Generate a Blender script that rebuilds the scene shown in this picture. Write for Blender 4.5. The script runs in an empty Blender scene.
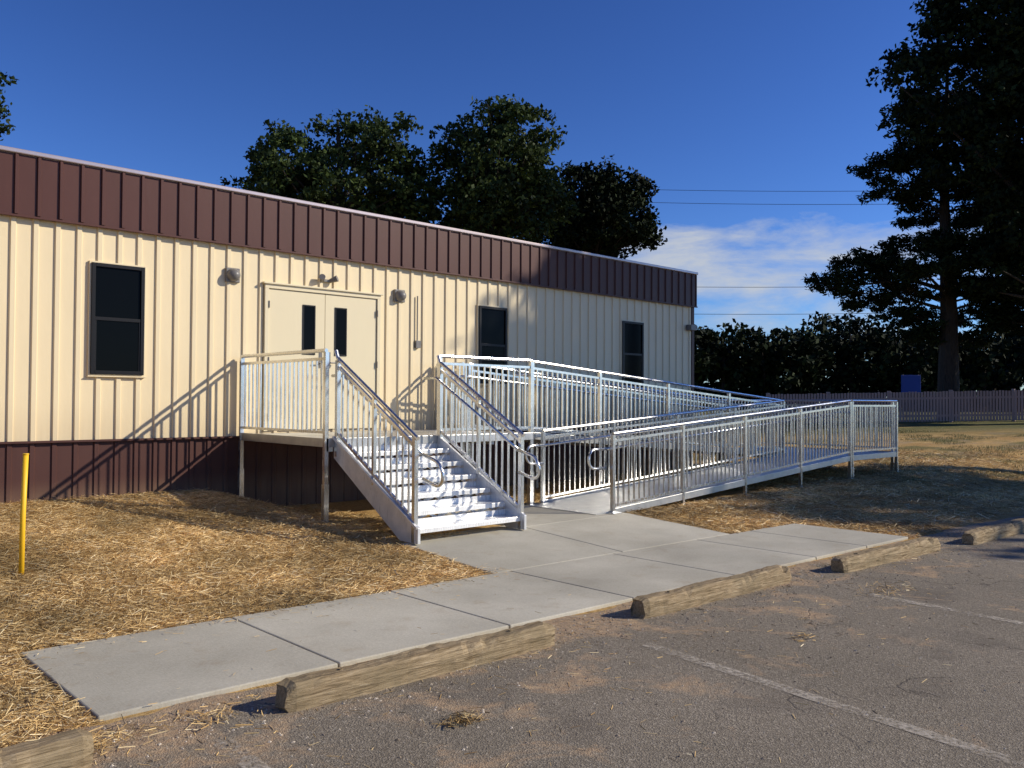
import bpy, math, random
import numpy as np
from mathutils import Vector, Matrix, Quaternion
random.seed(7); rng=np.random.default_rng(7)
S=bpy.context.scene
COL=S.collection
# ---------------------------------------------------------------- node helpers
def newmat(name):
    m=bpy.data.materials.new(name); m.use_nodes=True
    nt=m.node_tree; b=nt.nodes['Principled BSDF']
    return m,nt,b
def N(nt,t,**kw):
    n=nt.nodes.new(t)
    for k,v in kw.items(): setattr(n,k,v)
    return n
def L(nt,a,b): nt.links.new(a,b)
def pos(nt,scale=(1,1,1),rot=(0,0,0)):
    g=N(nt,'ShaderNodeNewGeometry'); m=N(nt,'ShaderNodeMapping')
    m.inputs['Scale'].default_value=scale; m.inputs['Rotation'].default_value=rot
    L(nt,g.outputs['Position'],m.inputs['Vector']); return m.outputs[0]
def noise(nt,vec,scale,detail=4,rough=.55,dist=0):
    n=N(nt,'ShaderNodeTexNoise'); n.inputs['Scale'].default_value=scale
    n.inputs['Detail'].default_value=detail; n.inputs['Roughness'].default_value=rough
    n.inputs['Distortion'].default_value=dist
    L(nt,vec,n.inputs['Vector']); return n.outputs['Fac']
def ramp(nt,fac,stops,interp='LINEAR'):
    r=N(nt,'ShaderNodeValToRGB'); r.color_ramp.interpolation=interp
    e=r.color_ramp.elements
    while len(e)<len(stops): e.new(.5)
    for i,(p,c) in enumerate(stops):
        e[i].position=p; e[i].color=(c[0],c[1],c[2],1) if not isinstance(c,(int,float)) else (c,c,c,1)
    L(nt,fac,r.inputs[0]); return r.outputs[0]
def mix(nt,fac,a,b,mode='MIX'):
    m=N(nt,'ShaderNodeMix',data_type='RGBA',blend_type=mode)
    for sock,v in ((m.inputs[0],fac),(m.inputs[6],a),(m.inputs[7],b)):
        if isinstance(v,bpy.types.NodeSocket): L(nt,v,sock)
        elif isinstance(v,(int,float)) : sock.default_value=v if sock==m.inputs[0] else (v,v,v,1)
        else: sock.default_value=(v[0],v[1],v[2],1)
    return m.outputs[2]
def math_(nt,op,a,b=0.0,clamp=False):
    m=N(nt,'ShaderNodeMath',operation=op,use_clamp=clamp)
    for i,v in enumerate((a,b)):
        if isinstance(v,bpy.types.NodeSocket): L(nt,v,m.inputs[i])
        else: m.inputs[i].default_value=v
    return m.outputs[0]
def bump(nt,b,h,strength=.3,dist=.01):
    n=N(nt,'ShaderNodeBump'); n.inputs['Strength'].default_value=strength; n.inputs['Distance'].default_value=dist
    L(nt,h,n.inputs['Height']); L(nt,n.outputs[0],b.inputs['Normal'])
def mrange(nt,v,a,b,c=0,d=1):
    m=N(nt,'ShaderNodeMapRange'); m.interpolation_type='SMOOTHSTEP'
    m.inputs[1].default_value=a; m.inputs[2].default_value=b; m.inputs[3].default_value=c; m.inputs[4].default_value=d
    L(nt,v,m.inputs[0]); return m.outputs[0]
def sepxyz(nt):
    g=N(nt,'ShaderNodeNewGeometry'); s=N(nt,'ShaderNodeSeparateXYZ'); L(nt,g.outputs['Position'],s.inputs[0]); return s.outputs
# ---------------------------------------------------------------- materials
def mat_painted(name,col,rough=.45,var=.12,dirt=None,spec=.4,metal=0,bs=.15):
    m,nt,b=newmat(name)
    n1=noise(nt,pos(nt,(1,1,.25)),3.0,5)
    c=mix(nt,n1,[x*(1-var) for x in col],[min(1,x*(1+var)) for x in col])
    if dirt:
        s=sepxyz(nt); n2=noise(nt,pos(nt,(6,1,.5)),2.0,4)
        f=math_(nt,'MULTIPLY',mrange(nt,s[2],dirt[0],dirt[1],1,0),math_(nt,'MULTIPLY',n2,dirt[2]))
        c=mix(nt,f,c,(.3,.2,.12))
    L(nt,c,b.inputs['Base Color']); b.inputs['Roughness'].default_value=rough
    b.inputs['Specular IOR Level'].default_value=spec; b.inputs['Metallic'].default_value=metal
    bump(nt,b,noise(nt,pos(nt,(1,1,.4)),5,3),bs,.01)
    return m
M_cream=mat_painted('cream_siding',(.76,.625,.395),.45,.06,(1.1,1.7,.35),.3,0,.3)
M_door=mat_painted('cream_door_paint',(.69,.59,.385),.4,.03)
M_brown=mat_painted('brown_siding',(.086,.034,.026),.42,.18,None,.22)
M_skirt=mat_painted('brown_skirting',(.078,.033,.026),.5,.2,(.35,.7,.7),.25)
M_trim=mat_painted('eave_trim',(.50,.41,.385),.28,.10,None,.5,.5)
M_roof=mat_painted('roof_membrane',(.5,.5,.5),.7,.1)
M_black=mat_painted('black_window_frame',(.009,.008,.008),.4,.1,None,.25)
M_grayfix=mat_painted('gray_fixture',(.18,.165,.15),.4,.1)
M_yellow=mat_painted('yellow_marker_paint',(.85,.50,.02),.5,.1)
M_blue=mat_painted('blue_sign_paint',(.01,.045,.30),.5,.1)
M_fence=mat_painted('fence_paint',(.36,.245,.215),.7,.25)
M_pole=mat_painted('pole_wood',(.12,.09,.07),.8,.2)
M_cable=mat_painted('cable_rubber',(.02,.02,.02),.6,.1)
def mat_glass():
    m,nt,b=newmat('dark_window_glass')
    b.inputs['Base Color'].default_value=(.004,.005,.006,1); b.inputs['Roughness'].default_value=.08
    b.inputs['Specular IOR Level'].default_value=.04
    bump(nt,b,noise(nt,pos(nt),2.5,2),.05,.01); return m
M_glass=mat_glass()
def mat_alu(name,base=.78,rough=.34,metal=.85,ribs=None):
    m,nt,b=newmat(name)
    n1=noise(nt,pos(nt,(1,1,1)),7,5); n2=noise(nt,pos(nt,(60,60,3)),2,3)
    c=ramp(nt,n1,[(.3,(base*.78,base*.78,base*.77)),(.7,(base,base*.99,base*.96))])
    L(nt,c,b.inputs['Base Color']); b.inputs['Metallic'].default_value=metal
    L(nt,ramp(nt,n2,[(.3,rough-.08),(.7,rough+.1)]),b.inputs['Roughness'])
    if ribs:
        w=N(nt,'ShaderNodeTexWave',wave_type='BANDS',bands_direction=ribs); w.inputs['Scale'].default_value=12
        L(nt,pos(nt),w.inputs['Vector']); bump(nt,b,w.outputs['Fac'],.5,.006)
    return m
M_alu=mat_alu('mill_aluminum',.78,.24,.95)
M_string=mat_alu('stringer_aluminum',.80,.34,.5)
M_chan=mat_alu('channel_aluminum',.55,.38,.85)
M_tread=mat_alu('aluminum_tread',.95,.28,.25,'Y')
M_deck=mat_alu('aluminum_deck_plank',.68,.36,.7,'X')
def mat_concrete():
    m,nt,b=newmat('broom_finished_concrete')
    n1=noise(nt,pos(nt),1.1,6,.6); n2=noise(nt,pos(nt),55,4,.7)
    c=ramp(nt,n1,[(.3,(.41,.375,.295)),(.55,(.50,.465,.375)),(.75,(.57,.53,.435))])
    c=mix(nt,.35,c,ramp(nt,n2,[(.3,(.32,.30,.24)),(.7,(.60,.56,.47))]))
    n4=noise(nt,pos(nt),3.2,7,.72)
    c=mix(nt,ramp(nt,n4,[(.55,0.),(.72,.45)]),c,(.34,.265,.175))
    n5=noise(nt,pos(nt,(1,1,1),(0,0,1)),.6,3); c=mix(nt,1.,c,ramp(nt,n5,[(.35,.82),(.65,1.08)]),'MULTIPLY')
    g=N(nt,'ShaderNodeNewGeometry'); c=mix(nt,1.,c,ramp(nt,g.outputs['Random Per Island'],[(0,.90),(1,1.05)]),'MULTIPLY')
    L(nt,c,b.inputs['Base Color']); b.inputs['Roughness'].default_value=.85; b.inputs['Specular IOR Level'].default_value=.3
    n3=noise(nt,pos(nt,(130,6,1)),1,3); h=math_(nt,'ADD',math_(nt,'MULTIPLY',n3,.6),n2)
    bump(nt,b,h,.35,.004); return m
M_conc=mat_concrete()
def mat_asphalt():
    m,nt,b=newmat('aged_asphalt')
    p=pos(nt); s=sepxyz(nt)
    big=noise(nt,p,.55,6,.6); fine=noise(nt,p,45,6,.75)
    v=N(nt,'ShaderNodeTexVoronoi'); v.inputs['Scale'].default_value=110; L(nt,p,v.inputs['Vector'])
    agg=N(nt,'ShaderNodeSeparateColor'); L(nt,v.outputs['Color'],agg.inputs[0])
    c=ramp(nt,big,[(.25,(.16,.134,.098)),(.5,(.225,.188,.140)),(.75,(.30,.25,.19))])
    c=mix(nt,.36,c,ramp(nt,agg.outputs[0],[(0,(.09,.074,.058)),(.5,(.20,.17,.13)),(.85,(.32,.275,.215)),(1,(.52,.46,.37))]))
    c=mix(nt,.5,c,mix(nt,1.0,c,ramp(nt,fine,[(.3,.4),(.7,1.55)]),'MULTIPLY'))
    pn=N(nt,'ShaderNodeVectorMath',operation='ADD'); nn=N(nt,'ShaderNodeTexNoise'); nn.inputs['Scale'].default_value=1.6; nn.inputs['Detail'].default_value=5
    L(nt,p,nn.inputs['Vector']); L(nt,p,pn.inputs[0]); L(nt,nn.outputs['Color'],pn.inputs[1])
    vc=N(nt,'ShaderNodeTexVoronoi',feature='DISTANCE_TO_EDGE'); vc.inputs['Scale'].default_value=.55; L(nt,pn.outputs[0],vc.inputs['Vector'])
    cr=ramp(nt,vc.outputs['Distance'],[(0,1.),(.009,0.)])
    cr=math_(nt,'MULTIPLY',cr,ramp(nt,noise(nt,p,.8,2),[(.47,0.),(.6,.6)]))
    c=mix(nt,cr,c,(.06,.048,.04))
    c=mix(nt,ramp(nt,noise(nt,p,1.1,5,.6),[(.54,0.),(.68,.5)]),c,(.10,.083,.065))
    dn=noise(nt,p,1.9,8,.68,.8)
    near=mrange(nt,s[1],1.2,4.3,-.06,.085)
    near2=mrange(nt,s[1],3.95,4.5,0,.18)
    d=ramp(nt,math_(nt,'ADD',math_(nt,'ADD',dn,near),near2),[(.57,0.),(.69,.9)])
    dc=ramp(nt,noise(nt,p,14,5,.7),[(.3,(.34,.215,.125)),(.7,(.56,.40,.24))])
    c=mix(nt,math_(nt,'MULTIPLY',d,ramp(nt,noise(nt,p,22,5,.7),[(.35,.25),(.6,1.)])),c,dc)
    L(nt,c,b.inputs['Base Color']); b.inputs['Roughness'].default_value=.92
    b.inputs['Specular IOR Level'].default_value=.2
    h=math_(nt,'ADD',math_(nt,'ADD',v.outputs['Distance'],math_(nt,'MULTIPLY',fine,1.6)),math_(nt,'MULTIPLY',cr,-2))
    bump(nt,b,h,.65,.006); return m
M_asph=mat_asphalt()
def mat_line():
    m,nt,b=newmat('faded_line_paint')
    p=pos(nt); n=noise(nt,p,34,6,.75); n2=noise(nt,p,2.2,4)
    L(nt,ramp(nt,n,[(.3,(.40,.35,.27)),(.7,(.58,.51,.42))]),b.inputs['Base Color']); b.inputs['Roughness'].default_value=.85
    a=ramp(nt,math_(nt,'ADD',n,math_(nt,'MULTIPLY',n2,.6)),[(.68,0.),(.94,.75)])
    L(nt,a,b.inputs['Alpha']); return m
M_line=mat_line()
def mat_ground():
    m,nt,b=newmat('straw_and_grass_ground')
    p=pos(nt); s=sepxyz(nt)
    a=noise(nt,pos(nt,(9,80,9),(0,0,.5)),1.4,4,.6,.4)
    c_=noise(nt,pos(nt,(80,9,9),(0,0,.25)),1.4,4,.6,.4)
    d_=noise(nt,pos(nt,(12,70,9),(0,0,-.9)),1.4,4,.6,.4)
    sel=ramp(nt,noise(nt,p,2.5,3),[(.42,0.),(.5,1.)])
    sel2=ramp(nt,noise(nt,pos(nt,(1,1,1),(1,0,0)),3.1,3),[(.45,0.),(.53,1.)])
    st=mix(nt,sel2,mix(nt,sel,a,c_),d_)
    straw=ramp(nt,st,[(.28,(.17,.095,.035)),(.45,(.44,.275,.105)),(.6,(.65,.44,.19)),(.78,(.82,.64,.35))])
    big=noise(nt,p,.7,5,.6)
    straw=mix(nt,ramp(nt,big,[(.35,.5),(.58,0.)]),straw,mix(nt,1.,straw,(.58,.47,.38),'MULTIPLY'))
    fine=noise(nt,p,18,6,.75)
    dirt=ramp(nt,fine,[(.3,(.24,.17,.105)),(.7,(.48,.37,.24))])
    grass=ramp(nt,noise(nt,p,9,6,.8),[(.3,(.06,.068,.026)),(.6,(.14,.15,.06)),(.8,(.30,.27,.13))])
    patch=noise(nt,pos(nt,(1,1.5,1)),.42,6,.7)
    mx=mix(nt,ramp(nt,patch,[(.48,0.),(.60,.75)]),straw,grass)
    mx=mix(nt,ramp(nt,noise(nt,p,.9,5,.7),[(.50,0.),(.62,.7)]),mx,dirt)
    right=mrange(nt,s[0],10.5,16,0,1)
    c=mix(nt,right,straw,mx)
    rr=N(nt,'ShaderNodeVectorMath',operation='DOT_PRODUCT'); g=N(nt,'ShaderNodeNewGeometry'); L(nt,g.outputs['Position'],rr.inputs[0]); rr.inputs[1].default_value=(.683,.73,0)
    far=mrange(nt,rr.outputs['Value'],27,33,0,.9)
    c=mix(nt,far,c,mix(nt,ramp(nt,patch,[(.5,0.),(.7,.6)]),grass,straw))
    L(nt,c,b.inputs['Base Color']); b.inputs['Roughness'].default_value=.95; b.inputs['Specular IOR Level'].default_value=.12
    bump(nt,b,math_(nt,'ADD',st,math_(nt,'MULTIPLY',fine,.5)),.8,.025); return m
M_ground=mat_ground()
def mat_rand(name,stops,rough=.8,trans=0.,nscale=None,spec=.25):
    m,nt,b=newmat(name)
    g=N(nt,'ShaderNodeNewGeometry')
    c=ramp(nt,g.outputs['Random Per Island'],stops)
    if nscale:
        c=mix(nt,1.,c,ramp(nt,noise(nt,pos(nt),nscale,3),[(.3,.45),(.7,1.5)]),'MULTIPLY')
    L(nt,c,b.inputs['Base Color']); b.inputs['Roughness'].default_value=rough
    b.inputs['Specular IOR Level'].default_value=spec
    if trans>0:
        t=N(nt,'ShaderNodeBsdfTranslucent'); L(nt,c,t.inputs[0])
        mx=N(nt,'ShaderNodeMixShader'); mx.inputs[0].default_value=trans
        L(nt,b.outputs[0],mx.inputs[1]); L(nt,t.outputs[0],mx.inputs[2])
        L(nt,mx.outputs[0],nt.nodes['Material Output'].inputs[0])
    return m
M_straw=mat_rand('straw_stalks',[(0,(.26,.15,.055)),(.3,(.52,.33,.125)),(.7,(.69,.48,.21)),(.9,(.80,.62,.33)),(1,(.88,.74,.47))],.6,0,.9)
M_grassb=mat_rand('grass_blades',[(0,(.05,.07,.02)),(.5,(.11,.14,.045)),(1,(.36,.30,.13))],.7,0)
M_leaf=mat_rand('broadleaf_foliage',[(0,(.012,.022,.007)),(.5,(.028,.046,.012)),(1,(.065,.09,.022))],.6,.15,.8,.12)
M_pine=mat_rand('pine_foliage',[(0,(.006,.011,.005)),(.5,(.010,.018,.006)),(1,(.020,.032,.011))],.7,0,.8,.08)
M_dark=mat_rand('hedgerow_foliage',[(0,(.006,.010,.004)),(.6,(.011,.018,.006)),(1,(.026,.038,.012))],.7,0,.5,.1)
M_peb=mat_rand('pebbles',[(0,(.14,.11,.08)),(.5,(.32,.25,.18)),(1,(.58,.5,.4))],.85)
def mat_bark():
    m,nt,b=newmat('tree_bark')
    n=noise(nt,pos(nt,(6,6,1.2)),3,6,.7)
    L(nt,ramp(nt,n,[(.3,(.015,.011,.008)),(.7,(.05,.036,.026))]),b.inputs['Base Color']); b.inputs['Roughness'].default_value=.95
    bump(nt,b,n,.8,.05); return m
M_bark=mat_bark()
def mat_timber():
    m,nt,b=newmat('weathered_timber')
    g=noise(nt,pos(nt,(2.2,38,38)),1.5,6,.65,.5); n=noise(nt,pos(nt),4,5,.6)
    c=ramp(nt,g,[(.30,(.07,.045,.024)),(.43,(.25,.18,.10)),(.6,(.40,.30,.18)),(.8,(.55,.45,.30))])
    c=mix(nt,ramp(nt,n,[(.4,0.),(.7,.7)]),c,(.23,.18,.105))
    L(nt,c,b.inputs['Base Color']); b.inputs['Roughness'].default_value=.9
    b.inputs['Specular IOR Level'].default_value=.2
    bump(nt,b,g,1.,.014); return m
M_timber=mat_timber()
# ---------------------------------------------------------------- mesh helpers
class MB:
    def __init__(s): s.v=[]; s.f=[]
    def box(s,x0,y0,z0,x1,y1,z1):
        i=len(s.v)
        s.v+=[(x0,y0,z0),(x1,y0,z0),(x1,y1,z0),(x0,y1,z0),(x0,y0,z1),(x1,y0,z1),(x1,y1,z1),(x0,y1,z1)]
        s.f+=[tuple(i+k for k in q) for q in ((3,2,1,0),(4,5,6,7),(0,1,5,4),(1,2,6,5),(2,3,7,6),(3,0,4,7))]
    def beam(s,a,b,w,h,up=(0,0,1)):
        a=Vector(a); b=Vector(b); d=(b-a).normalized(); up=Vector(up)
        if abs(d.dot(up))>.99: up=Vector((0,1,0))
        side=d.cross(up).normalized(); u=side.cross(d).normalized()
        i=len(s.v)
        for p in (a,b):
            for sx,sy in ((-1,-1),(1,-1),(1,1),(-1,1)):
                q=p+side*(sx*w/2)+u*(sy*h/2); s.v.append(tuple(q))
        s.f+=[tuple(i+k for k in q) for q in ((0,1,2,3),(7,6,5,4),(0,4,5,1),(1,5,6,2),(2,6,7,3),(3,7,4,0))]
    def tube(s,pts,r,n=8,r2=None):
        pts=[Vector(p) for p in pts]; m=len(pts); i0=len(s.v)
        ref=Vector((0,0,1))
        for k,p in enumerate(pts):
            d=(pts[min(k+1,m-1)]-pts[max(k-1,0)]).normalized()
            rf=ref if abs(d.dot(ref))<.95 else Vector((1,0,0))
            sd=d.cross(rf).normalized(); u=sd.cross(d).normalized()
            rr=r if r2 is None else r+(r2-r)*k/(m-1)
            for j in range(n):
                t=2*math.pi*j/n; s.v.append(tuple(p+sd*math.cos(t)*rr+u*math.sin(t)*rr))
        for k in range(m-1):
            for j in range(n):
                a=i0+k*n+j; b=i0+k*n+(j+1)%n
                s.f.append((a,b,b+n,a+n))
        s.f.append(tuple(i0+j for j in range(n))[::-1]); s.f.append(tuple(i0+(m-1)*n+j for j in range(n)))
    def obj(s,name,mat,parent=None,bevel=0,smooth=False):
        me=bpy.data.meshes.new(name); me.from_pydata(s.v,[],s.f); me.materials.append(mat); me.update()
        o=bpy.data.objects.new(name,me); COL.objects.link(o)
        if parent: o.parent=parent
        if smooth:
            for p in me.polygons: p.use_smooth=len(p.vertices)==4
        if bevel:
            md=o.modifiers.new('bevel','BEVEL'); md.width=bevel; md.segments=2; md.limit_method='ANGLE'
        return o
def empty(name,loc=(0,0,0)):
    e=bpy.data.objects.new(name,None); e.location=(0,0,0); COL.objects.link(e); return e
def npmesh(name,verts,nf,mat,parent=None,k=4):
    me=bpy.data.meshes.new(name); nv=len(verts)
    me.vertices.add(nv); me.vertices.foreach_set('co',np.ascontiguousarray(verts,dtype=np.float32).ravel())
    me.loops.add(nv); me.loops.foreach_set('vertex_index',np.arange(nv,dtype=np.int32))
    me.polygons.add(nf); me.polygons.foreach_set('loop_start',np.arange(0,nv,k,dtype=np.int32))
    try: me.polygons.foreach_set('loop_total',np.full(nf,k,dtype=np.int32))
    except Exception: pass
    me.materials.append(mat); me.update(calc_edges=True); me.validate()
    o=bpy.data.objects.new(name,me); COL.objects.link(o)
    if parent: o.parent=parent
    return o
# ---------------------------------------------------------------- terrain
def ss(x,a,b):
    t=np.clip((x-a)/(b-a),0,1); return t*t*(3-2*t)
def gz(X,Y):
    X=np.asarray(X,float); Y=np.asarray(Y,float)
    hl=np.clip(.08*(Y-5.9),0,.43)
    hr=np.clip(.07*(Y-5.9),0,.10)+(np.clip(X-9,0,11)*.012+np.clip(X-20,0,25)*.034)*ss(Y,4.6,7.5)
    w=ss(X,4.7,5.25+.9*ss(Y,7.6,8.6))
    return hl*(1-w)+hr*w
def G(x,y): return float(gz(x,y))
Yn=lambda x: 4.65-.035*(x-1.47)
Yf=lambda x: Yn(x)+1.5
xs=np.unique(np.concatenate([np.linspace(-900,-20,12),np.arange(-20,-4,2.),np.arange(-4,24,.12),np.arange(24,60,1.),np.linspace(60,1500,14)]))
ys=np.unique(np.concatenate([np.linspace(-900,-10,12),np.arange(-10,4,2.),np.arange(4,12,.12),np.arange(12,40,1.),np.linspace(40,1500,14)]))
XX,YY=np.meshgrid(xs,ys,indexing='ij'); ZZ=gz(XX,YY)
lum=(np.sin(XX*5.1+np.sin(YY*3.3)*1.5)*np.sin(YY*6.3+np.sin(XX*2.9)*1.7)+rng.normal(0,.6,XX.shape))*.008
msk=ss(YY,6.3,6.8)*(XX>-4)*(XX<5.2)*(YY<12)+ss(YY,6.3,6.8)*(XX>9.5)*(XX<24)*(YY<12)
ZZ=ZZ+lum*msk
nx,ny=len(xs),len(ys)
V=np.stack([XX,YY,ZZ],-1).reshape(-1,3)
idx=np.arange(nx*ny).reshape(nx,ny)
F=np.stack([idx[:-1,:-1],idx[1:,:-1],idx[1:,1:],idx[:-1,1:]],-1).reshape(-1,4)
me=bpy.data.meshes.new('ground'); me.from_pydata(V.tolist(),[],F.tolist()); me.materials.append(M_ground); me.update()
for p in me.polygons: p.use_smooth=True
COL.objects.link(bpy.data.objects.new('ground',me))
b=MB(); xe=np.arange(-14,45,.1)
top=[(x,Yn(x)-.03+.02*math.sin(x*7)+.03*random.uniform(-1,1)+(.06*math.sin(x*1.7) if (x<1.3 or x>10.6) else 0),.004) for x in xe]
b.v=top+[(x,-30,.004) for x in xe]; n=len(xe)
b.f=[(i+n,i+n+1,i+1,i) for i in range(n-1)]
b.obj('parking_lot',M_asph)
b=MB()
for k,(x0,y0,x1,y1) in enumerate([(1.83,4.0,1.55,-2),(4.66,3.65,4.15,-1.0),(7.3,3.3,6.9,-1.5),(10.0,3.2,9.6,-1.5),(12.8,3.1,12.4,-1.5),(15.6,3,15.2,-1.5)]):
    i=len(b.v); b.v+=[(x0-.05,y0,.008),(x0+.05,y0,.008),(x1+.05,y1,.008),(x1-.05,y1,.008)]; b.f.append((i+3,i+2,i+1,i))
b.obj('parking_line_marking',M_line)
def slab(b,c,zs,t=.12):
    i=len(b.v)
    for (x,y),z in zip(c,zs): b.v.append((x,y,z))
    for (x,y),z in zip(c,zs): b.v.append((x,y,z-t))
    b.f+=[(i,i+1,i+2,i+3),(i+7,i+6,i+5,i+4)]+[(i+k+4,i+(k+1)%4+4,i+(k+1)%4,i+k) for k in range(4)]
b=MB(); J=[1.47,2.86,4.25,5.6,7.05,8.5,9.6,10.65]; g=.006
for x0,x1 in zip(J[:-1],J[1:]):
    x0+=g;x1-=g
    slab(b,[(x0,Yn(x0)),(x1,Yn(x1)),(x1,Yf(x1)),(x0,Yf(x0))],[.03]*4)
padz=lambda y: .03+ .095*min(1,max(0,(y-6.0)/1.5))
for x0,x1,y0,y1 in ((5.40,7.22,None,7.5),(7.22,9.2,None,7.5),(7.22,9.2,7.5,9.12),(5.55,7.22,7.5,7.75)):
    X0=x0+g;X1=x1-g
    ya=Yf(X0)+.012 if y0 is None else y0+g; yb=Yf(X1)+.012 if y0 is None else y0+g
    za,zb=(.03,.03) if y0 is None else (padz(y0),)*2
    slab(b,[(X0,ya),(X1,yb),(X1,y1-g),(X0,y1-g)],[za,zb,padz(y1),padz(y1)])
b.obj('sidewalk',M_conc,bevel=.008)
# ---------------------------------------------------------------- building
B=empty('modular_building'); WY=11.3; XL,XR=-7.0,16.14
def ribbed(b,x0,x1,z0,z1,y,per=.24,rw=.045,d=.018,sl=.012):
    prof=[]; x=x0
    while x<x1:
        prof+=[(x,0),(x+per-rw-2*sl,0),(x+per-rw-sl,d),(x+per-sl,d)]
        x+=per
    prof=[q for q in prof if q[0]<x1]+[(x1,0)]
    i=len(b.v)
    for px,pd in prof: b.v+=[(px,y-pd,z0),(px,y-pd,z1)]
    for k in range(len(prof)-1):
        a=i+2*k; b.f.append((a,a+2,a+3,a+1))
b=MB(); ribbed(b,XL,XR-.10,1.137,3.83,WY,.24,.05,.024); b.obj('siding',M_cream,B)
b=MB(); ribbed(b,XL,XR+.02,3.80,4.50,WY-.055,.24,.03,.024,.01)
b.box(XL,WY-.055,3.785,XR+.02,WY+.2,3.80); b.box(XR+.02,WY-.07,3.785,XR+.05,WY+9,4.50); b.obj('fascia_band',M_brown,B)
b=MB(); b.box(XL,WY-.09,3.765,XR+.055,WY-.05,3.79)
b.box(XR-.10,WY-.035,1.12,XR,WY+.05,3.78); b.obj('brown_trim',M_brown,B,.003)
b=MB(); ribbed(b,XL,XR,-.1,1.125,WY+.03); b.obj('skirting',M_skirt,B)
b=MB(); b.box(XL,WY-.03,1.115,XR,WY+.03,1.14); b.obj('base_trim',M_skirt,B)
b=MB(); b.box(XL,WY+.035,-.1,XR-.005,WY+9,3.9); b.obj('wall_core',M_cream,B)
b=MB(); b.box(XL-.1,WY-.095,4.505,XR+.07,WY-.05,4.56); b.box(XR+.035,WY-.05,4.505,XR+.07,WY+9.1,4.56); b.obj('drip_edge',M_trim,B,.012)
b=MB()
b.v=[(XL,WY-.05,4.5),(XR+.04,WY-.05,4.5),(XR+.04,WY+9,4.5),(XL,WY+9,4.5),(XL,WY-.05,4.56),(XR+.035,WY-.05,4.56),(XR+.035,WY+4.5,4.75),(XL,WY+4.5,4.75),(XR+.035,WY+9,4.56),(XL,WY+9,4.56)]
b.f=[(0,3,2,1),(4,5,6,7),(7,6,8,9),(0,1,5,4),(2,3,9,8),(1,2,8,6,5),(0,4,7,9,3)]
b.obj('roof',M_roof,B)
def window(xa,xb,za,zb):
    b=MB(); y0=WY-.06; y1=WY-.002; t=.045
    b.box(xa,y0,za,xa+t,y1,zb); b.box(xb-t,y0,za,xb,y1,zb)
    b.box(xa+t,y0,za,xb-t,y1,za+t); b.box(xa+t,y0,zb-t,xb-t,y1,zb)
    zm=(za+zb)/2; b.box(xa+t,y0+.008,zm-.022,xb-t,y1,zm+.022)
    b.box(xa+t,y0+.012,za+t,xa+t+.02,y1,zm-.022); b.box(xb-t-.02,y0+.012,za+t,xb-t,y1,zm-.022)
    b.obj('window_frame',M_black,B,.003)
    b=MB(); b.box(xa+t,WY-.034,zm+.022,xb-t,WY-.027,zb-t); b.box(xa+t+.02,WY-.040,za+t,xb-t-.02,WY-.027,zm-.022); b.obj('window_glass',M_glass,B)
    b=MB(); w=.022
    b.box(xa-w,WY-.036,za-w,xa,WY-.001,zb+w); b.box(xb,WY-.036,za-w,xb+w,WY-.001,zb+w)
    b.box(xa,WY-.036,zb,xb,WY-.001,zb+w); b.box(xa-w-.01,WY-.055,za-w-.012,xb+w+.01,WY-.001,za-w)
    b.box(xa,WY-.036,za-w,xb,WY-.001,za)
    b.obj('window_trim',M_cream,B,.003)
window(3.42,4.06,1.95,3.33); window(9.74,10.4,1.95,3.30); window(13.62,14.3,1.95,3.30); window(-.9,-.26,1.95,3.33)
xa,xb,z0,z1=5.72,7.68,1.2,3.29
b=MB(); y0=WY-.065
b.box(xa,y0,z0,xa+.06,WY,z1-.06); b.box(xb-.06,y0,z0,xb,WY,z1-.06); b.box(xa,y0,z1-.06,xb,WY,z1)
b.box(xa-.03,y0-.03,z1,xb+.03,WY,z1+.025); b.obj('door_frame',M_door,B,.004)
xm=(xa+xb)/2
b=MB(); b.box(xa+.066,WY-.042,z0+.012,xm-.003,WY-.004,z1-.066); b.box(xm+.003,WY-.042,z0+.012,xb-.066,WY-.004,z1-.066); b.obj('door_leaves',M_door,B,.003)
bl=MB(); bf=MB()
for xc in (xm-.27,xm+.27):
    lx0,lx1,lz0,lz1=xc-.085,xc+.085,2.33,3.02
    bl.box(lx0,WY-.047,lz0,lx1,WY-.0425,lz1)
    for q in ((lx0-.02,lz0-.02,lx0,lz1+.02),(lx1,lz0-.02,lx1+.02,lz1+.02),(lx0,lz0-.02,lx1,lz0),(lx0,lz1,lx1,lz1+.02)):
        bf.box(q[0],WY-.054,q[1],q[2],WY-.0425,q[3])
bl.obj('door_lite_glass',M_glass,B); bf.obj('door_lite_frame',M_black,B,.002)
b=MB()
for xc,sg in ((xm-.07,-1),(xm+.07,1)):
    b.box(xc-.025,WY-.05,2.12,xc+.025,WY-.0425,2.36); b.tube([(xc,WY-.05,2.2),(xc,WY-.1,2.2),(xc+sg*.1,WY-.1,2.2)],.011)
for z in (1.4,2.2,3.0):
    for x in (xa+.063,xb-.063): b.tube([(x,WY-.07,z-.05),(x,WY-.07,z+.05)],.009)
b.obj('door_hardware',M_grayfix,B)
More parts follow.
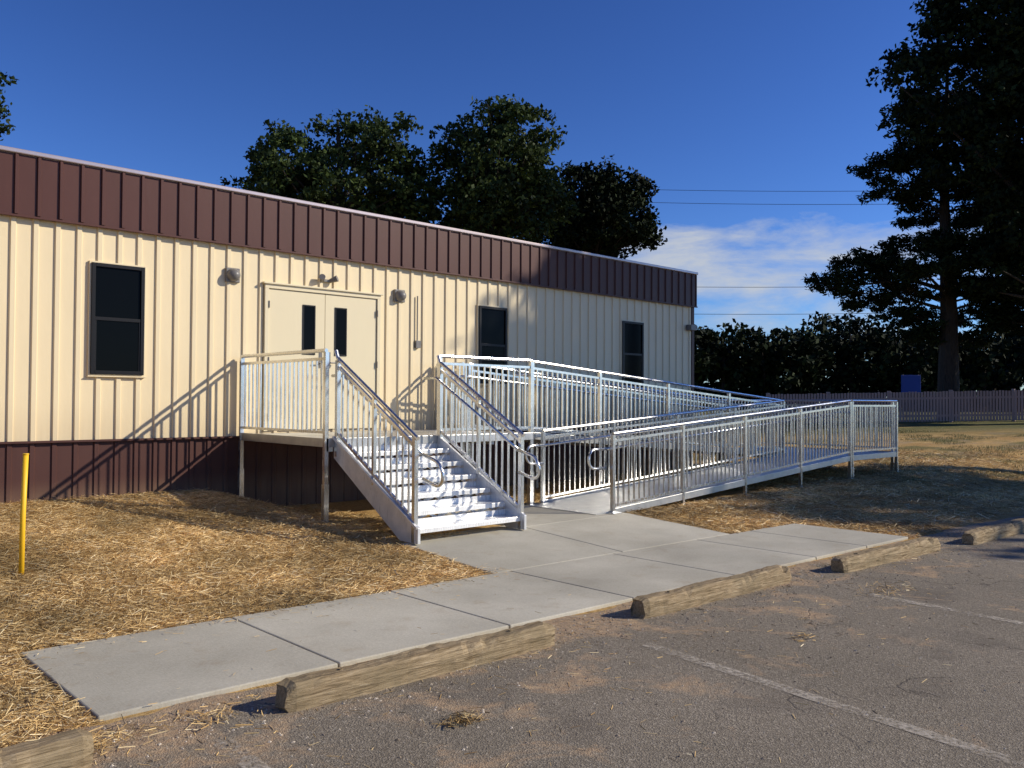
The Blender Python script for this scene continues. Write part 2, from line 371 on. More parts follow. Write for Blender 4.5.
def wall_lamp(x,z):
    b=MB(); n=14
    b.box(x-.10,WY-.05,z-.10,x+.10,WY,z+.10)
    b.obj('wall_lamp_base',M_grayfix,B,.01)
    b=MB(); i=len(b.v); R=7
    for r in range(R+1):
        ph=math.pi/2*r/R
        for k in range(n):
            t=2*math.pi*k/n; b.v.append((x+.095*math.cos(t)*math.cos(ph),WY-.05-.11*math.sin(ph),z+.09*math.sin(t)*math.cos(ph)))
    for r in range(R):
        for k in range(n): b.f.append((i+r*n+k,i+r*n+(k+1)%n,i+(r+1)*n+(k+1)%n,i+(r+1)*n+k))
    b.obj('wall_lamp_cover',M_grayfix,B,smooth=True)
wall_lamp(5.25,3.36); wall_lamp(8.06,3.32)
b=MB(); b.box(6.62,WY-.05,3.41,6.82,WY,3.45)
b.tube([(6.66,WY-.03,3.43),(6.60,WY-.12,3.47)],.03,10,.05); b.tube([(6.78,WY-.03,3.43),(6.86,WY-.12,3.47)],.03,10,.05)
b.tube([(8.42,WY-.03,2.6),(8.42,WY-.03,3.35)],.012); b.box(8.38,WY-.06,2.5,8.47,WY,2.62)
b.box(15.85,WY-.16,3.24,16.06,WY-.02,3.36)
b.obj('wall_fittings',M_grayfix,B,.004)
# ---------------------------------------------------------------- aluminium ramp system
A=empty('aluminum_access_ramp'); ST=empty('aluminum_stairs')
H=1.07
def panel(b,p,q,postw=.05):
    p=Vector(p); q=Vector(q); d=(q-p); l=math.hypot(d.x,d.y); u=d/l
    a=p+u*(postw/2); c=q-u*(postw/2); Z=Vector((0,0,1))
    b.beam(a+Z*(H-.10),c+Z*(H-.10),.028,.034); b.beam(a+Z*.09,c+Z*.09,.028,.034)
    n=max(1,int(round(l/.112)))
    for k in range(1,n):
        m=p+d*(k/n); b.beam(m+Z*.107,m+Z*(H-.117),.019,.019)
def rail(b,pts,leg=True):
    Z=Vector((0,0,1))
    for i,p in enumerate(pts):
        p=Vector(p); zb=G(p.x,p.y)
        if p.x<9.21 and p.y<9.12 and p.x>7.2: zb=padz(p.y)+.002
        b.box(p.x-.09,p.y-.09,zb-.01,p.x+.09,p.y+.09,zb+.012)
        if p.z-zb>.35: b.box(p.x-.032,p.y-.032,zb+.012,p.x+.032,p.y+.032,zb+.012+(p.z-zb)*.45)
        b.box(p.x-.025,p.y-.025,zb,p.x+.025,p.y+.025,p.z+H-.02)
    for p,q in zip(pts[:-1],pts[1:]): panel(b,p,q)
    b.tube([Vector(pts[0])+Z*(H)]+[Vector(p)+Z*H for p in pts[1:]],.024,10)
def loop(hr,p,out,inn,z=.86):
    p=Vector(p); out=Vector(out).normalized(); pts=[]
    c=p+out*.24; r=.13
    pts.append(p+Vector((0,0,z)))
    for k in range(0,11):
        t=math.pi*k/10; pts.append(c+out*(r*math.sin(t))+Vector((0,0,z-r+r*math.cos(t))))
    pts.append(p+out*.02+Vector((0,0,z-2*r)))
    hr.tube(pts,.019,10)
DZ=1.17; LZ=.62; x_u0,x_u1=8.8,16.0; YB=10.5; YM=9.06; YI=8.94; YO=7.6; XE=18.1
b=MB(); hr=MB()
rail(b,[(5.38,9.0,DZ),(5.38,11.22,DZ)])
rail(b,[(7.10,9.0,DZ),(8.8,9.0,DZ)])
rail(b,[(8.8,10.55,DZ),(8.8,11.22,DZ)])
b.box(5.38,8.975,DZ-.14,5.47,9.025,DZ+.02)
def up(x): return DZ+(LZ-DZ)*(x-x_u0)/(x_u1-x_u0)
lo0=.14
def lo(x): return lo0+(LZ-lo0)*(x-9.0)/7.0
rail(b,[(x,YM,up(x)) for x in (8.88,10.4,12.2,14.1,16.0)])
rail(b,[(x,YB,up(x)) for x in (8.88,10.4,12.2,14.1,16.0)])
rail(b,[(16.08,YB,LZ),(XE,YB,LZ)])
rail(b,[(XE,YB-.08,LZ),(XE,9.05,LZ),(XE,YO+.08,LZ)])
rail(b,[(XE,YO,LZ),(16.08,YO,LZ)])
rail(b,[(x,YO,lo(x)) for x in (9.0,10.6,12.3,14.1,16.0)])
rail(b,[(x,YI,lo(x)) for x in (9.0,10.6,12.3,14.1,15.9)])
b.obj('guard_railings',M_alu,A)
Z=Vector((0,0,1)); hh=.86
for Y,o in ((YO,.07),(YI,-.07)):
    p0=Vector((8.95,Y+o,lo(9.0))); p1=Vector((15.95,Y+o,LZ)); hr.tube([p0+Z*hh,p1+Z*hh],.019,10); loop(hr,p0,(-1,0,0),0,hh)
    for x in (9.0,10.6,12.3,14.1,15.9): hr.beam((x,Y,lo(x)+hh-.03),(x,Y+o,lo(x)+hh-.015),.014,.014)
for Y,o in ((YM,.07),(YB,-.07)):
    hr.tube([(8.6,Y+o,DZ+hh),(8.85,Y+o,DZ+hh),(16.0,Y+o,LZ+hh),(16.3,Y+o,LZ+hh)],.019,10)
    for x in (8.88,10.4,12.2,14.1,16.0): hr.beam((x,Y,up(x)+hh-.03),(x,Y+o,up(x)+hh-.015),.014,.014)
hr.obj('handrails',M_alu,A,smooth=True)
b=MB(); b.box(5.42,9.04,DZ-.05,8.78,11.2,DZ)
b.box(16.05,YO+.04,LZ-.05,XE-.04,YB-.04,LZ)
for y0,y1,x0,z0,x1,z1 in ((YM+.04,YB-.04,8.785,DZ,16.045,LZ),(YO+.04,YI-.04,8.7,.135,16.045,LZ)):
    i=len(b.v); b.v+=[(x0,y0,z0-.05),(x1,y0,z1-.05),(x1,y1,z1-.05),(x0,y1,z0-.05),(x0,y0,z0),(x1,y0,z1),(x1,y1,z1),(x0,y1,z0)]
    b.f+=[tuple(i+k for k in q) for q in ((3,2,1,0),(4,5,6,7),(0,1,5,4),(1,2,6,5),(2,3,7,6),(3,0,4,7))]
b.obj('deck_planks',M_deck,A)
b=MB(); t=.035; dz=-.035
def ch(p,q): b.beam(Vector(p)+Z*dz,Vector(q)+Z*dz,t,.105)
ch((5.40,8.98,DZ),(8.82,8.98,DZ)); ch((5.38,9.03,DZ),(5.38,11.2,DZ)); ch((8.82,9.2,DZ),(8.82,11.2,DZ))
ch((8.9,YM,DZ),(16.0,YM,LZ)); ch((8.9,YB,DZ),(16.0,YB,LZ))
ch((16.04,YB,LZ),(XE,YB,LZ)); ch((XE,YB-.03,LZ),(XE,YO+.03,LZ)); ch((XE,YO,LZ),(16.04,YO,LZ))
b.beam((9.0,YO,lo(9.0)+.0),(16.0,YO,LZ-.035),t,.10); b.beam((9.0,YI,lo(9.0)+.0),(16.0,YI,LZ-.035),t,.10)
for x in (6.2,7.2,8.1): b.beam((x,9.05,DZ-.1),(x,11.15,DZ-.1),.05,.08)
for x in np.arange(9.6,16,.9): b.beam((x,YM+.02,up(x)-.09),(x,YB-.02,up(x)-.09),.04,.06)
b.obj('side_channels',M_chan,A,.003)
# stairs
sx0,sx1=5.50,7.06; nR=7; zb=padz(7.5); rise=(DZ-zb)/nR; run=(9.0-7.40)/(nR-1)
b=MB(); rs=MB()
for i in range(1,nR):
    y=7.40+(i-1)*run; z=zb+rise*i
    b.box(sx0+.02,y-.02,z-.028,sx1-.02,y+run-.005,z)
    b.box(sx0+.02,y-.03,z-.05,sx1-.02,y-.0205,z+.003)
    rs.box(sx0+.02,y+run-.03,z+.002,sx1-.02,y+run-.024,z+rise*.45)
    if i>1:
        for xx in np.arange(sx0+.12,sx1-.1,.30): rs.beam((xx,y+.0,z-.045),(xx+.13,y+.05,z-.10),.012,.03); rs.beam((xx+.13,y+.05,z-.10),(xx+.26,y+.0,z-.045),.012,.03)
b.obj('treads',M_tread,ST,.003); rs.obj('risers',M_tread,ST)
b=MB()
for x in (sx0,sx1):
    pts=[(7.30,zb+.004),(7.30,zb+rise*1.15),(8.98,DZ+.03),(8.98,DZ-.22),(7.62,zb+.004)]
    i=len(b.v); w=.018
    b.v+=[(x-w,y,z) for y,z in pts]+[(x+w,y,z) for y,z in pts]; n=len(pts)
    b.f+=[tuple(range(i,i+n)),tuple(range(i+2*n-1,i+n-1,-1))]+[(i+k,i+n+k,i+n+(k+1)%n,i+(k+1)%n) for k in range(n)]
    b.beam((x-.03,7.30,zb+rise*1.15),(x-.03,8.98,DZ+.03),.03,.03) if x==sx0 else None
b.obj('stringers',M_string,ST,.003)
b=MB(); hr=MB()
for x,s in ((sx0,1),(sx1,-1)):
    yb_,yt=7.38,8.93; zbot=zb+rise*1.0; ztop=zbot+(yt-yb_)*rise/run
    zt=lambda y: zbot+(y-yb_)*rise/run
    b.box(x-.025,yb_-.025,zb+.004,x+.025,yb_+.025,zbot+.98); b.box(x-.025,yt-.025,DZ-.2,x+.025,yt+.025,ztop+.98)
    ym=(yb_+yt)/2
    b.beam((x,ym,zt(ym)-.02),(x,ym,zt(ym)+.98),.04,.04)
    b.tube([(x,yb_-.04,zbot+.985-.02),(x,yt,ztop+1.0),(x,yt+.05,DZ+H)],.025,10)
    b.beam((x,yb_+.02,zt(yb_)+.90),(x,yt-.02,ztop+.90),.03,.036); b.beam((x,yb_+.02,zt(yb_)+.10),(x,yt-.02,ztop+.10),.03,.036)
    n=14
    for k in range(1,n):
        if k==7: continue
        y=yb_+(yt-yb_)*k/n; b.box(x-.0095,y-.0095,zt(y)+.11,x+.0095,y+.0095,zt(y)+.89)
    xo=x+s*.075; p0=Vector((xo,yb_-.02,zbot-.0));
    hr.tube([p0+Z*.80,Vector((xo,yt,ztop+.80)),Vector((xo,yt+.25,ztop+.80))],.019,10); loop(hr,p0,(0,-1,-.25),0,.80)
    for y in (yb_,ym,yt): hr.beam((x,y,zt(y)+.77),(xo,y,zt(y)+.785),.014,.014)
b.obj('stair_railings',M_alu,ST); hr.obj('stair_handrails',M_alu,ST,smooth=True)
# ---------------------------------------------------------------- wheel stops
def wheel_stop(x0,y0,x1,y1,w=.16,h=.145,seed=0):
    r=random.Random(seed); n=40; b=MB()
    d=Vector((x1-x0,y1-y0,0)); l=d.length; d/=l; nrm=Vector((-d.y,d.x,0))
    prof=[(0,.0),(.0,h*.3),(.0,h*.6),(.008,h*.86),(.028,h),(w*.5,h*.995),(w-.03,h),(w-.008,h*.85),(w,h*.5),(w,0)]
    pn=[r.gauss(0,.0018) for _ in prof]; chips={k:r.uniform(.008,.028) for k in r.sample(range(n),5)}
    sag=[.006*math.sin(k*.35+seed)+r.uniform(-.002,.002) for k in range(n)]
    for k in range(n):
        e=0 if 0<k<n-1 else .014
        for j,(a,z) in enumerate(prof):
            a2=a+(e if a<w/2 else -e)+r.gauss(0,.0016)+sag[k]*.6+pn[j]; z2=max(0.002,z-(e if z>.03 else 0)+(r.gauss(0,.0018)+sag[k]*.7 if z>.02 else 0))
            if k in chips and j in (3,4): a2+=chips[k]*.6; z2-=chips[k]*.6
            p=Vector((x0,y0,0))+d*(l*k/(n-1)+(r.uniform(-.015,.015) if k in(0,n-1) else 0))+nrm*a2; b.v.append((p.x,p.y,z2+.002))
    m=len(prof)
    for k in range(n-1):
        for j in range(m-1): a=k*m+j; b.f.append((a,a+m,a+m+1,a+1))
    b.f.append(tuple(range(m))); b.f.append(tuple((n-1)*m+j for j in range(m))[::-1])
    for f in (.18,.82):
        c=Vector((x0,y0,0))+d*(l*f)+nrm*(w/2); b.tube([(c.x,c.y,h-.02),(c.x,c.y,h+.008)],.012,8)
    return b.obj('timber_wheel_stop',M_timber)
for k,(a,b_,c,d) in enumerate([(-.75,4.13,1.29,4.08),(2.24,4.09,4.2,4.03),(5.20,4.06,7.28,4.00),(8.02,3.86,10.08,3.74),(10.75,3.62,12.9,3.52),(13.6,3.45,15.7,3.36)]):
    wheel_stop(a,b_,c,d,seed=k)
b=MB(); gx,gy=1.93,8.05; g0=G(gx,gy)
b.tube([(gx,gy,g0-.05),(gx+.005,gy,g0+.5),(gx+.02,gy,g0+1.0)],.022,12); b.tube([(gx+.02,gy,g0+1.0),(gx+.0205,gy,g0+1.012)],.024,12)
b.obj('yellow_marker_post',M_yellow,smooth=True)
# ---------------------------------------------------------------- straw & grass
def blades(n,xf,yf,lmin,lmax,w,zoff,tilt,test,name,mat,upright=False):
    X=xf(n); Y=yf(n); k=test(X,Y); X=X[k];Y=Y[k]; n=len(X)
    th=rng.uniform(0,2*np.pi,n); ln=rng.uniform(lmin,lmax,n); W=w*rng.uniform(.6,1.3,n)
    zz=gz(X,Y)+rng.uniform(.0,zoff,n)+.004
    tl=rng.normal(0,tilt,n)
    dx=np.cos(th);dy=np.sin(th)
    if upright:
        lean=rng.uniform(.1,.7,n)
        A_=np.stack([X-dy*W/2,Y+dx*W/2,zz-.01],-1); B_=np.stack([X+dy*W/2,Y-dx*W/2,zz-.01],-1)
        C_=np.stack([X+dx*ln*lean,Y+dy*ln*lean,zz+ln*(1-.3*lean)],-1)
        return npmesh(name,np.stack([A_,B_,C_],1).reshape(-1,3),n,mat,k=3)
    hx=dx*ln/2;hy=dy*ln/2;hz=np.abs(tl)*ln/2
    ox=-dy*W/2;oy=dx*W/2; oz=rng.uniform(-.5,.5,n)*W
    s1=rng.choice([-1,1],n)
    v=np.stack([np.stack([X-hx-ox,Y-hy-oy,zz+hz-s1*hz-oz],-1),np.stack([X+hx-ox,Y+hy-oy,zz+hz+s1*hz-oz],-1),
                np.stack([X+hx+ox,Y+hy+oy,zz+hz+s1*hz+oz],-1),np.stack([X-hx+ox,Y-hy+oy,zz+hz-s1*hz+oz],-1)],1)
    return npmesh(name,v.reshape(-1,3),n,mat)
def notslab(X,Y):
    yn=4.65-.035*(X-1.47)
    sw=(X>1.47)&(X<10.65)&(Y<yn+1.5); pad=((X>5.40)&(X<9.2)&(Y<7.5))|((X>7.22)&(X<9.2)&(Y<9.12))
    return ~(sw|pad)&(Y>yn-.06+.05*np.sin(X*5))
def leftreg(X,Y): return notslab(X,Y)&(Y<11.25)&(X>-.12*Y)
blades(230000,lambda n:rng.uniform(-1.5,6.4,n),lambda n:4.5+6.8*rng.beta(.9,1.15,n),.03,.12,.0030,.018,.17,leftreg,'straw_mulch',M_straw)
def rightreg(X,Y): return notslab(X,Y)&~((Y>7.6)&(Y<8.95)&(X<13)&(X>9))
blades(80000,lambda n:9.0+15*rng.beta(.8,1.3,n),lambda n:rng.uniform(4.3,11.2,n),.05,.16,.005,.02,.18,rightreg,'straw_mulch',M_straw)
def stray(X,Y):
    d=np.abs(Y-(6.15-.035*(X-1.47))); return (rng.uniform(0,1,len(X))<np.exp(-d*10)*.9+.006)&(X>1.3)
v=blades(9000,lambda n:rng.uniform(1.3,5.6,n),lambda n:rng.uniform(4.6,6.3,n),.02,.08,.0028,.004,.03,stray,'loose_straw',M_straw); v.location.z=.03
v=blades(2200,lambda n:rng.uniform(-1,12,n),lambda n:4.5-3.2*rng.beta(.7,3,n),.02,.08,.003,.003,.04,lambda X,Y:Y<4.5,'loose_straw',M_straw)
def clump(cx,cy,r,n):
    return blades(n,lambda n:cx+rng.normal(0,r,n),lambda n:cy+rng.normal(0,r*.6,n),.02,.09,.0035,.02,.2,lambda X,Y:Y>0,'loose_straw',M_straw)
clump(2.85,3.4,.06,200); clump(7.6,3.25,.18,140); clump(1.3,4.35,.13,500); clump(5.6,3.0,.05,40); clump(1.9,4.3,.12,120)
def patchtest(X,Y):
    f=np.sin(X*.9+1)*np.sin(Y*1.3+.5)+.6*np.sin(X*2.3)*np.cos(Y*2.9); return notslab(X,Y)&(f>.15)&(X+Y*.8>20)
blades(80000,lambda n:rng.uniform(12,32,n),lambda n:rng.uniform(4.4,18,n),.03,.08,.009,.0,.2,patchtest,'grass',M_grassb,True)
def pebbles(n):
    X=rng.uniform(-1,12,n); Y=4.56-.035*(X-1.47)-np.abs(rng.normal(0,.35,n))-rng.uniform(0,1,n)**6*3; s=rng.uniform(.003,.010,n)*rng.uniform(.6,1.4,n)
    base=np.array([(1,0,0),(0,1,0),(-1,0,0),(0,-1,0),(0,0,.8)])
    P=np.stack([X,Y,np.full(n,.004)],-1)
    j=rng.uniform(.6,1.2,(n,5,1)); pts=P[:,None,:]+base[None]*s[:,None,None]*j
    tris=[(0,1,4),(1,2,4),(2,3,4),(3,0,4)]
    v=pts.reshape(-1,3); f=np.concatenate([np.arange(n)[:,None]*5+np.array(t)[None] for t in tris])
    me=bpy.data.meshes.new('gravel'); me.from_pydata(v.tolist(),[],f.tolist()); me.materials.append(M_peb); me.update()
    COL.objects.link(bpy.data.objects.new('gravel',me))
pebbles(7000)
# ---------------------------------------------------------------- trees
def leafquads(C,size,flat=0.,aspect=.6):
    n=len(C); a=rng.normal(0,1,(n,3)); a[:,2]*=(1-flat); a/=np.linalg.norm(a,axis=1)[:,None]
    c=rng.normal(0,1,(n,3)); c[:,2]*=(1-flat*.5); b_=np.cross(a,c); b_/=np.linalg.norm(b_,axis=1)[:,None]+1e-9
    s=size*rng.uniform(.6,1.3,n)[:,None]; A_=a*s; B_=b_*s*aspect
    return np.stack([C-A_*.5,C+B_*.5-A_*.05,C+A_*.5,C-B_*.5-A_*.05],1).reshape(-1,3)
def fwd(px,D,z):
    t=(px-512)/858.; return ((.683+.730*t)*D,(.730-.683*t)*D,z)
def broad_tree(name,base,lobes,nclump,lpc,lsize,tr,mat,clr=.55,seed=1,inner=.35):
    r=random.Random(seed); T=empty(name); bx,by,bz=base
    vols=[l[3]**1.6*l[4] for l in lobes]; cl=[]
    for k in range(nclump):
        l=r.choices(lobes,vols)[0]
        while True:
            p=Vector((r.uniform(-1,1),r.uniform(-1,1),r.uniform(-1,1)))
            if inner<p.length<1.0+.25*r.random(): break
        cl.append(Vector((bx+l[0]+p.x*l[3],by+l[1]+p.y*l[3],l[2]+p.z*l[4])))
    P=[]
    for c in cl:
        rad=clr*r.uniform(.4,1.5); n=int(lpc*(rad/clr)**2*r.uniform(.7,1.2))+3
        q=rng.normal(0,1,(n,3)); q/=np.linalg.norm(q,axis=1)[:,None]; q*=(rng.uniform(0,1,(n,1))**.6)*rad*1.2; q[:,2]*=.5
        tx,ty=r.uniform(-.5,.5),r.uniform(-.5,.5); q[:,2]+=q[:,0]*tx+q[:,1]*ty
        P.append(q+np.array(c))
    P=np.concatenate(P); npmesh('foliage',leafquads(P,lsize),len(P),mat,T)
    b=MB(); zt=max(l[2] for l in lobes)
    fork=bz+(min(l[2]-l[4] for l in lobes)-bz)*.9
    b.tube([(bx,by,bz-.2),(bx+.1,by,bz+(fork-bz)*.5),(bx,by,fork),(bx+.2,by+.1,(fork+zt)/2),(bx,by,zt)],tr,10,tr*.2)
    for c in r.sample(cl,min(len(cl),80)):
        s=Vector((bx,by,fork+(max(c.z,fork+.5)-fork)*r.uniform(.1,.7))); m=s.lerp(c,.5)+Vector((r.uniform(-.3,.3),r.uniform(-.3,.3),r.uniform(-.1,.5)))
        b.tube([s,m,c],tr*.22,6,.015)
    b.obj('trunk_and_limbs',M_bark,T); return T
def at(px,D): x,y,_=fwd(px,D,0); return (x,y,G(x,y))
rightv=Vector((.730,-.683,0))
def lobes_px(px0,D,lst):
    out=[]; m=D/858.
    for px,py,rx,rz,dd in lst:
        o=rightv*((px-px0)*m)+Vector((.683,.730,0))*dd; out.append((o.x,o.y,1.65+(401-py)*m,rx*m,rz*m))
    return out
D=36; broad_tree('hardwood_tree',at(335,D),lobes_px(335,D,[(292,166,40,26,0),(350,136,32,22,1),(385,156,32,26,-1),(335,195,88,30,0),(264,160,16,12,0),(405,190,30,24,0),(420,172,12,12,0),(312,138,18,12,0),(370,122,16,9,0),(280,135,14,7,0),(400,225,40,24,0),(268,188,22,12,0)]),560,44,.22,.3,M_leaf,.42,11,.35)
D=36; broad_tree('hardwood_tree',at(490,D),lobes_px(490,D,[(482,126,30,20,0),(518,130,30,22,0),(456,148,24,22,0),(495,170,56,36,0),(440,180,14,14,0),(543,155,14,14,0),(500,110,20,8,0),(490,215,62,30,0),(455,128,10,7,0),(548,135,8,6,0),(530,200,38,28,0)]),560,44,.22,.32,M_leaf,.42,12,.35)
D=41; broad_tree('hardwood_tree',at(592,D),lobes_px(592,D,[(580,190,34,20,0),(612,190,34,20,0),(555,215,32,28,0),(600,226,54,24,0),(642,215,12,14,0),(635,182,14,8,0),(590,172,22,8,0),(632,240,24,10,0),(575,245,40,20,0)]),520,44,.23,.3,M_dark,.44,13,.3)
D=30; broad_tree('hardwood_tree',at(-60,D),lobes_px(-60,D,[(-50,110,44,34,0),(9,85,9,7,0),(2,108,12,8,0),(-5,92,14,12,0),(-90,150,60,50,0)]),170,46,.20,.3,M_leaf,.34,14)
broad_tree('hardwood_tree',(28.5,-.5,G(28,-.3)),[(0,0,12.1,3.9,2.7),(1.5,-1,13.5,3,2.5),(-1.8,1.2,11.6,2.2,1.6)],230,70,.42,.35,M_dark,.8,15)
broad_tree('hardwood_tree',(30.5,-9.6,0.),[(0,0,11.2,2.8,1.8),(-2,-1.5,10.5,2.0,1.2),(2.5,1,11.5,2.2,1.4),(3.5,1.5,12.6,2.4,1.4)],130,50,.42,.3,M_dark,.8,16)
def pine(name,px,D,top,boughs,tr,seed,mat=M_pine,up=.12,dens=1.):
    r=random.Random(seed); T=empty(name); x0,y0,z0=at(px,D); m=D/858.
    b=MB(); zt=1.65+(401-top)*m
    b.tube([(x0,y0,z0-.3),(x0+.15,y0,z0+(zt-z0)*.3),(x0-.05,y0+.1,z0+(zt-z0)*.6),(x0+.1,y0,zt)],tr,12,.06); P=[]
    for (py,ln,ang) in boughs:
        z=1.65+(401-py)*m; Lr=ln*m; dirv=Vector((math.cos(ang),math.sin(ang),0)); dirv=rightv*dirv.x+Vector((.683,.730,0))*dirv.y
        s=Vector((x0,y0,z-Lr*up)); mid=s+dirv*Lr*.5+Vector((0,0,Lr*up*1.4*r.uniform(.2,1.5))); e=s+dirv*Lr+Vector((0,0,Lr*up*r.uniform(-.6,1.8)))
        b.tube([s,mid,e],.035+Lr*.012,6,.015)
        nc=max(3,int(Lr*3.4*dens))
        for k in range(nc):
            t=r.uniform(.18,1.0)**.8; c=(s.lerp(mid,t*2) if t<.5 else mid.lerp(e,t*2-1))
            w=Lr*.26*(1.15-t)+.25
            sidev=Vector((-dirv.y,dirv.x,0)); c=c+sidev*r.uniform(-w,w)*1.2+Vector((0,0,r.uniform(-.25,.45)))
            rad=r.uniform(.28,.66); n=int(80*rad/.45)
            q=rng.normal(0,1,(n,3)); q/=np.linalg.norm(q,axis=1)[:,None]; q*=(rng.uniform(0,1,(n,1))**.6)*rad; q[:,2]*=.5
            P.append(q+np.array(c))
            if r.random()<.35: b.tube([s.lerp(e,max(0,t-.2)),c],.02,5,.01)
    P=np.concatenate(P); npmesh('needles',leafquads(P,.26,.2,.3),len(P),mat,T); b.obj('trunk_and_limbs',M_bark,T)
r=random.Random(5); pi=math.pi; bl=[]
for py,l,rr in ((60,50,70),(95,48,70),(118,58,60),(140,52,60),(165,70,60),(180,96,70),(192,86,80),(205,60,60),(240,64,70),(258,108,85),(272,138,80),(284,130,75),(296,100,70),(315,70,60),(332,50,50)):
    bl+=[(py,l,pi+r.uniform(-.3,.3)),(py+r.uniform(-8,8),l*.75,pi+r.choice([-1,1])*r.uniform(.5,1.0)),(py+r.uniform(-8,8),rr,r.uniform(-.4,.4)),(py+r.uniform(-8,8),rr*.7,r.choice([-1,1])*r.uniform(.8,1.6))]
pine('pine_tree',948,38,60,bl,.5,21,dens=1.4)
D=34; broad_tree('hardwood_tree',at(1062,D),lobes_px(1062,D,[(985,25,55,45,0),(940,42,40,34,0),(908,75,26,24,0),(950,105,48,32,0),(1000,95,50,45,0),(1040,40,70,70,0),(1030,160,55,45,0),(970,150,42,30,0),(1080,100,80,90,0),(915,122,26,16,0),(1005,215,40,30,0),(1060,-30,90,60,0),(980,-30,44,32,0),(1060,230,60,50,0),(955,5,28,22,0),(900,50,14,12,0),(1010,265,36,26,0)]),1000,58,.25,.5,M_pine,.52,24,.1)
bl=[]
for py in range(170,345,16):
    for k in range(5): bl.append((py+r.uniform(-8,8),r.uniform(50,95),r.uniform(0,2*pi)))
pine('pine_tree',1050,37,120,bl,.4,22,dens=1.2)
def treeline():
    T=empty('tree_line'); P=[]; b=MB(); r=random.Random(3)
    px=560
    while px<1250:
        D=r.uniform(56,66)
        topy=330+8*math.sin(px*.035)+r.uniform(-9,14)
        if px>985: topy-=12
        x,y,_=fwd(px,D,0); z0=G(x,y); zt=1.65+(401-topy)*D/858.
        rad=r.uniform(1.6,2.6)
        b.tube([(x,y,z0-.2),(x+.2,y,z0+(zt-z0)*.6),(x,y,zt-.5)],.16,6,.04)
        for k in range(26):
            c=np.array([x+r.uniform(-1,1)*rad,y+r.uniform(-1,1)*rad,z0+(zt-z0)*(r.random()**.8)*.95])
            rr=r.uniform(.45,1.15); n=int(70*rr)
            q=rng.normal(0,1,(n,3)); q/=np.linalg.norm(q,axis=1)[:,None]; q*=(rng.uniform(0,1,(n,1))**.55)*rr; q[:,2]*=.75; P.append(q+c)
        px+=r.uniform(9,15)
    P=np.concatenate(P); npmesh('foliage',leafquads(P,.42),len(P),M_dark,T); b.obj('trunks',M_bark,T)
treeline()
# ---------------------------------------------------------------- picket fence
b=MB(); p0=Vector(fwd(770,37,0)); p1=Vector(fwd(1240,35,0)); Lf=(p1-p0).length; n=int(Lf/.125)
fb=lambda p: G(p.x,p.y)
for k in range(n):
    p=p0.lerp(p1,k/n); z=fb(p); h=1.30+.015*random.uniform(-1,1)
    b.beam((p.x,p.y,z+.04),(p.x,p.y,z+h),.095,.02,(rightv.y,-rightv.x,0))
    if k%20==0:
        b.box(p.x-.06,p.y+.03,z-.1,p.x+.06,p.y+.15,z+1.36)
k=0
while k<n-20:
    a=p0.lerp(p1,k/n); c=p0.lerp(p1,(k+20)/n)
    for hz_ in (.28,1.02): b.beam((a.x,a.y+.03,fb(a)+hz_),(c.x,c.y+.03,fb(c)+hz_),.04,.09)
    k+=20
b.obj('picket_fence',M_fence)
T=empty('blue_sign'); x,y,_=fwd(911,44,0); z=G(x,y); c=Vector((x,y,0)); u=rightv
b=MB(); b.beam(c-u*.5+Z*2.62,c+u*.5+Z*2.62,.03,.92); b.obj('board',M_blue,T,.01)
b=MB(); nb=Vector((.683,.730,0))*.05
for s in (-.4,.4): b.beam(c+u*s+nb+Z*(z-.2),c+u*s+nb+Z*3.1,.08,.06)
b.obj('sign_posts',M_pole,T)
# utility poles and lines
T=empty('power_line'); b=MB(); cb=MB()
a=Vector(fwd(590,68,0)); c=Vector(fwd(1120,62,0))
for p,zt in ((a,18.9),(c,17.6)):
    z=G(p.x,p.y)
    b.tube([(p.x,p.y,z-.5),(p.x,p.y,zt)],.15,10,.10); b.beam(p+Vector((-.9,-.6,zt-.6)),p+Vector((.9,.6,zt-.6)),.1,.12)
for ya,yc,off in ((187,184,0),(199,197,.2),(285,278,0),(312,305,.1)):
    za=1.65+(401-ya)*68/858; zc=1.65+(404-yc)*62/858; pts=[]
    for k in range(25):
        t=k/24; p=a.lerp(c,t); pts.append((p.x+off,p.y+off,za+(zc-za)*t-.35*4*t*(1-t)))
    cb.tube(pts,.018,5)
b.obj('utility_poles',M_pole,T); cb.obj('cables',M_cable,T)
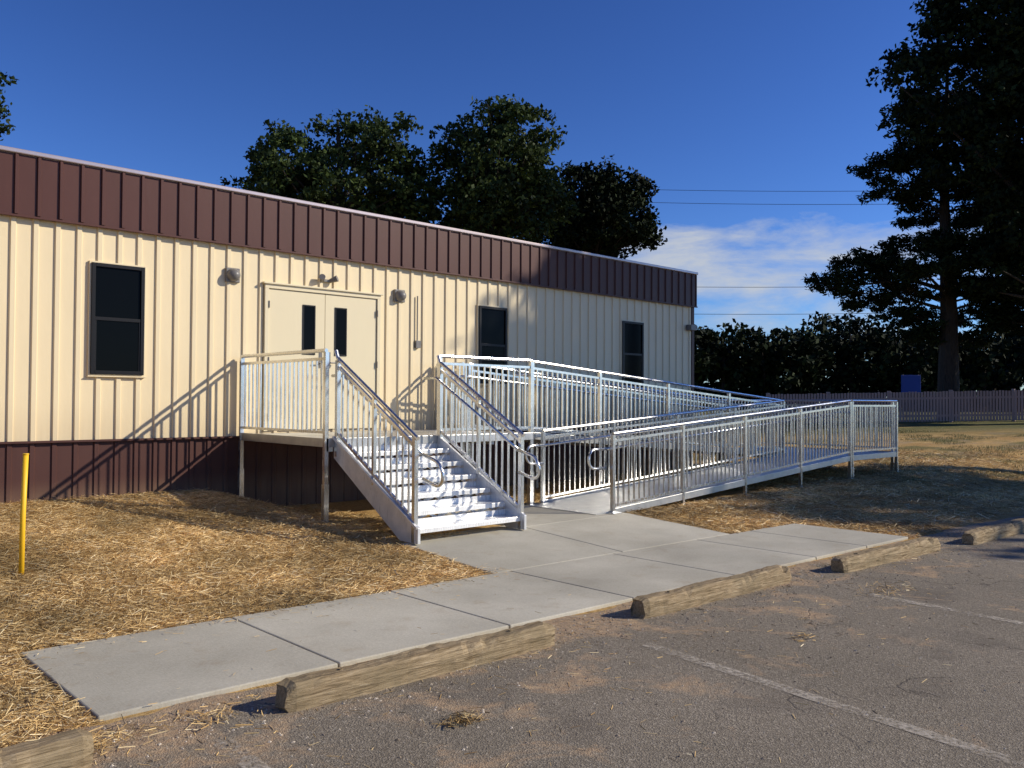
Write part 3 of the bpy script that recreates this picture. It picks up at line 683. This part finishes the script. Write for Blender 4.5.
# ---------------------------------------------------------------- light
sunv=Vector((1.1,-1,.8)).normalized()
sl=bpy.data.lights.new('sun','SUN'); sl.energy=5.0; sl.angle=math.radians(.5); sl.color=(1,.92,.77)
so=bpy.data.objects.new('sun',sl); so.rotation_euler=sunv.to_track_quat('Z','Y').to_euler(); COL.objects.link(so)
W=bpy.data.worlds.new('World'); S.world=W; W.use_nodes=True; nt=W.node_tree
bg=nt.nodes['Background']; sky=nt.nodes.new('ShaderNodeTexSky'); sky.sky_type='NISHITA'; sky.sun_disc=False
sky.sun_elevation=math.asin(sunv.z); sky.sun_rotation=math.atan2(sunv.x,sunv.y)
sky.air_density=1.0; sky.dust_density=.2; sky.ozone_density=2.4; sky.altitude=300
gm=nt.nodes.new('ShaderNodeGamma'); gm.inputs[1].default_value=1.42; L(nt,sky.outputs[0],gm.inputs[0])
tint=mix(nt,1.,gm.outputs[0],(.34,.46,.72),'MULTIPLY')
tc=nt.nodes.new('ShaderNodeTexCoord')
mp=nt.nodes.new('ShaderNodeMapping'); mp.inputs['Scale'].default_value=(1,1,3.8); mp.inputs['Rotation'].default_value=(.1,.1,.3); L(nt,tc.outputs['Generated'],mp.inputs[0])
cn=noise(nt,mp.outputs[0],6.0,9,.62,.3)
dt=nt.nodes.new('ShaderNodeVectorMath'); dt.operation='DOT_PRODUCT'; L(nt,tc.outputs['Generated'],dt.inputs[0]); dt.inputs[1].default_value=Vector((.87,.47,.17)).normalized()
az=mrange(nt,dt.outputs['Value'],.95,.992,-.14,.17)
sp=nt.nodes.new('ShaderNodeSeparateXYZ'); L(nt,tc.outputs['Generated'],sp.inputs[0])
el=mrange(nt,sp.outputs[2],.17,.245,0,-.5)
el2=mrange(nt,sp.outputs[2],.08,.16,-.17,0)
cf=math_(nt,'ADD',math_(nt,'ADD',math_(nt,'ADD',cn,az),el),el2)
cl=ramp(nt,cf,[(.48,0.),(.60,.38),(.74,.88)])
out=mix(nt,cl,tint,(6.0,6.4,7.0))
L(nt,out,bg.inputs[0]); bg.inputs[1].default_value=.09
# ---------------------------------------------------------------- camera
cd=bpy.data.cameras.new('camera'); cam=bpy.data.objects.new('camera',cd); COL.objects.link(cam); S.camera=cam
cd.lens=858/1024*36; cd.sensor_width=36; cd.clip_end=4000; cd.clip_start=.05
pt=math.radians(1.115); f=Vector((.683,.730,0)).normalized(); f=Vector((f.x*math.cos(pt),f.y*math.cos(pt),math.sin(pt)))
q=f.to_track_quat('-Z','Y') @ Quaternion((0,0,1),math.radians(.33))
cam.rotation_mode='QUATERNION'; cam.rotation_quaternion=q; cam.location=(0,0,1.65)
S.view_settings.view_transform='Standard'; S.view_settings.look='None'; S.view_settings.exposure=0
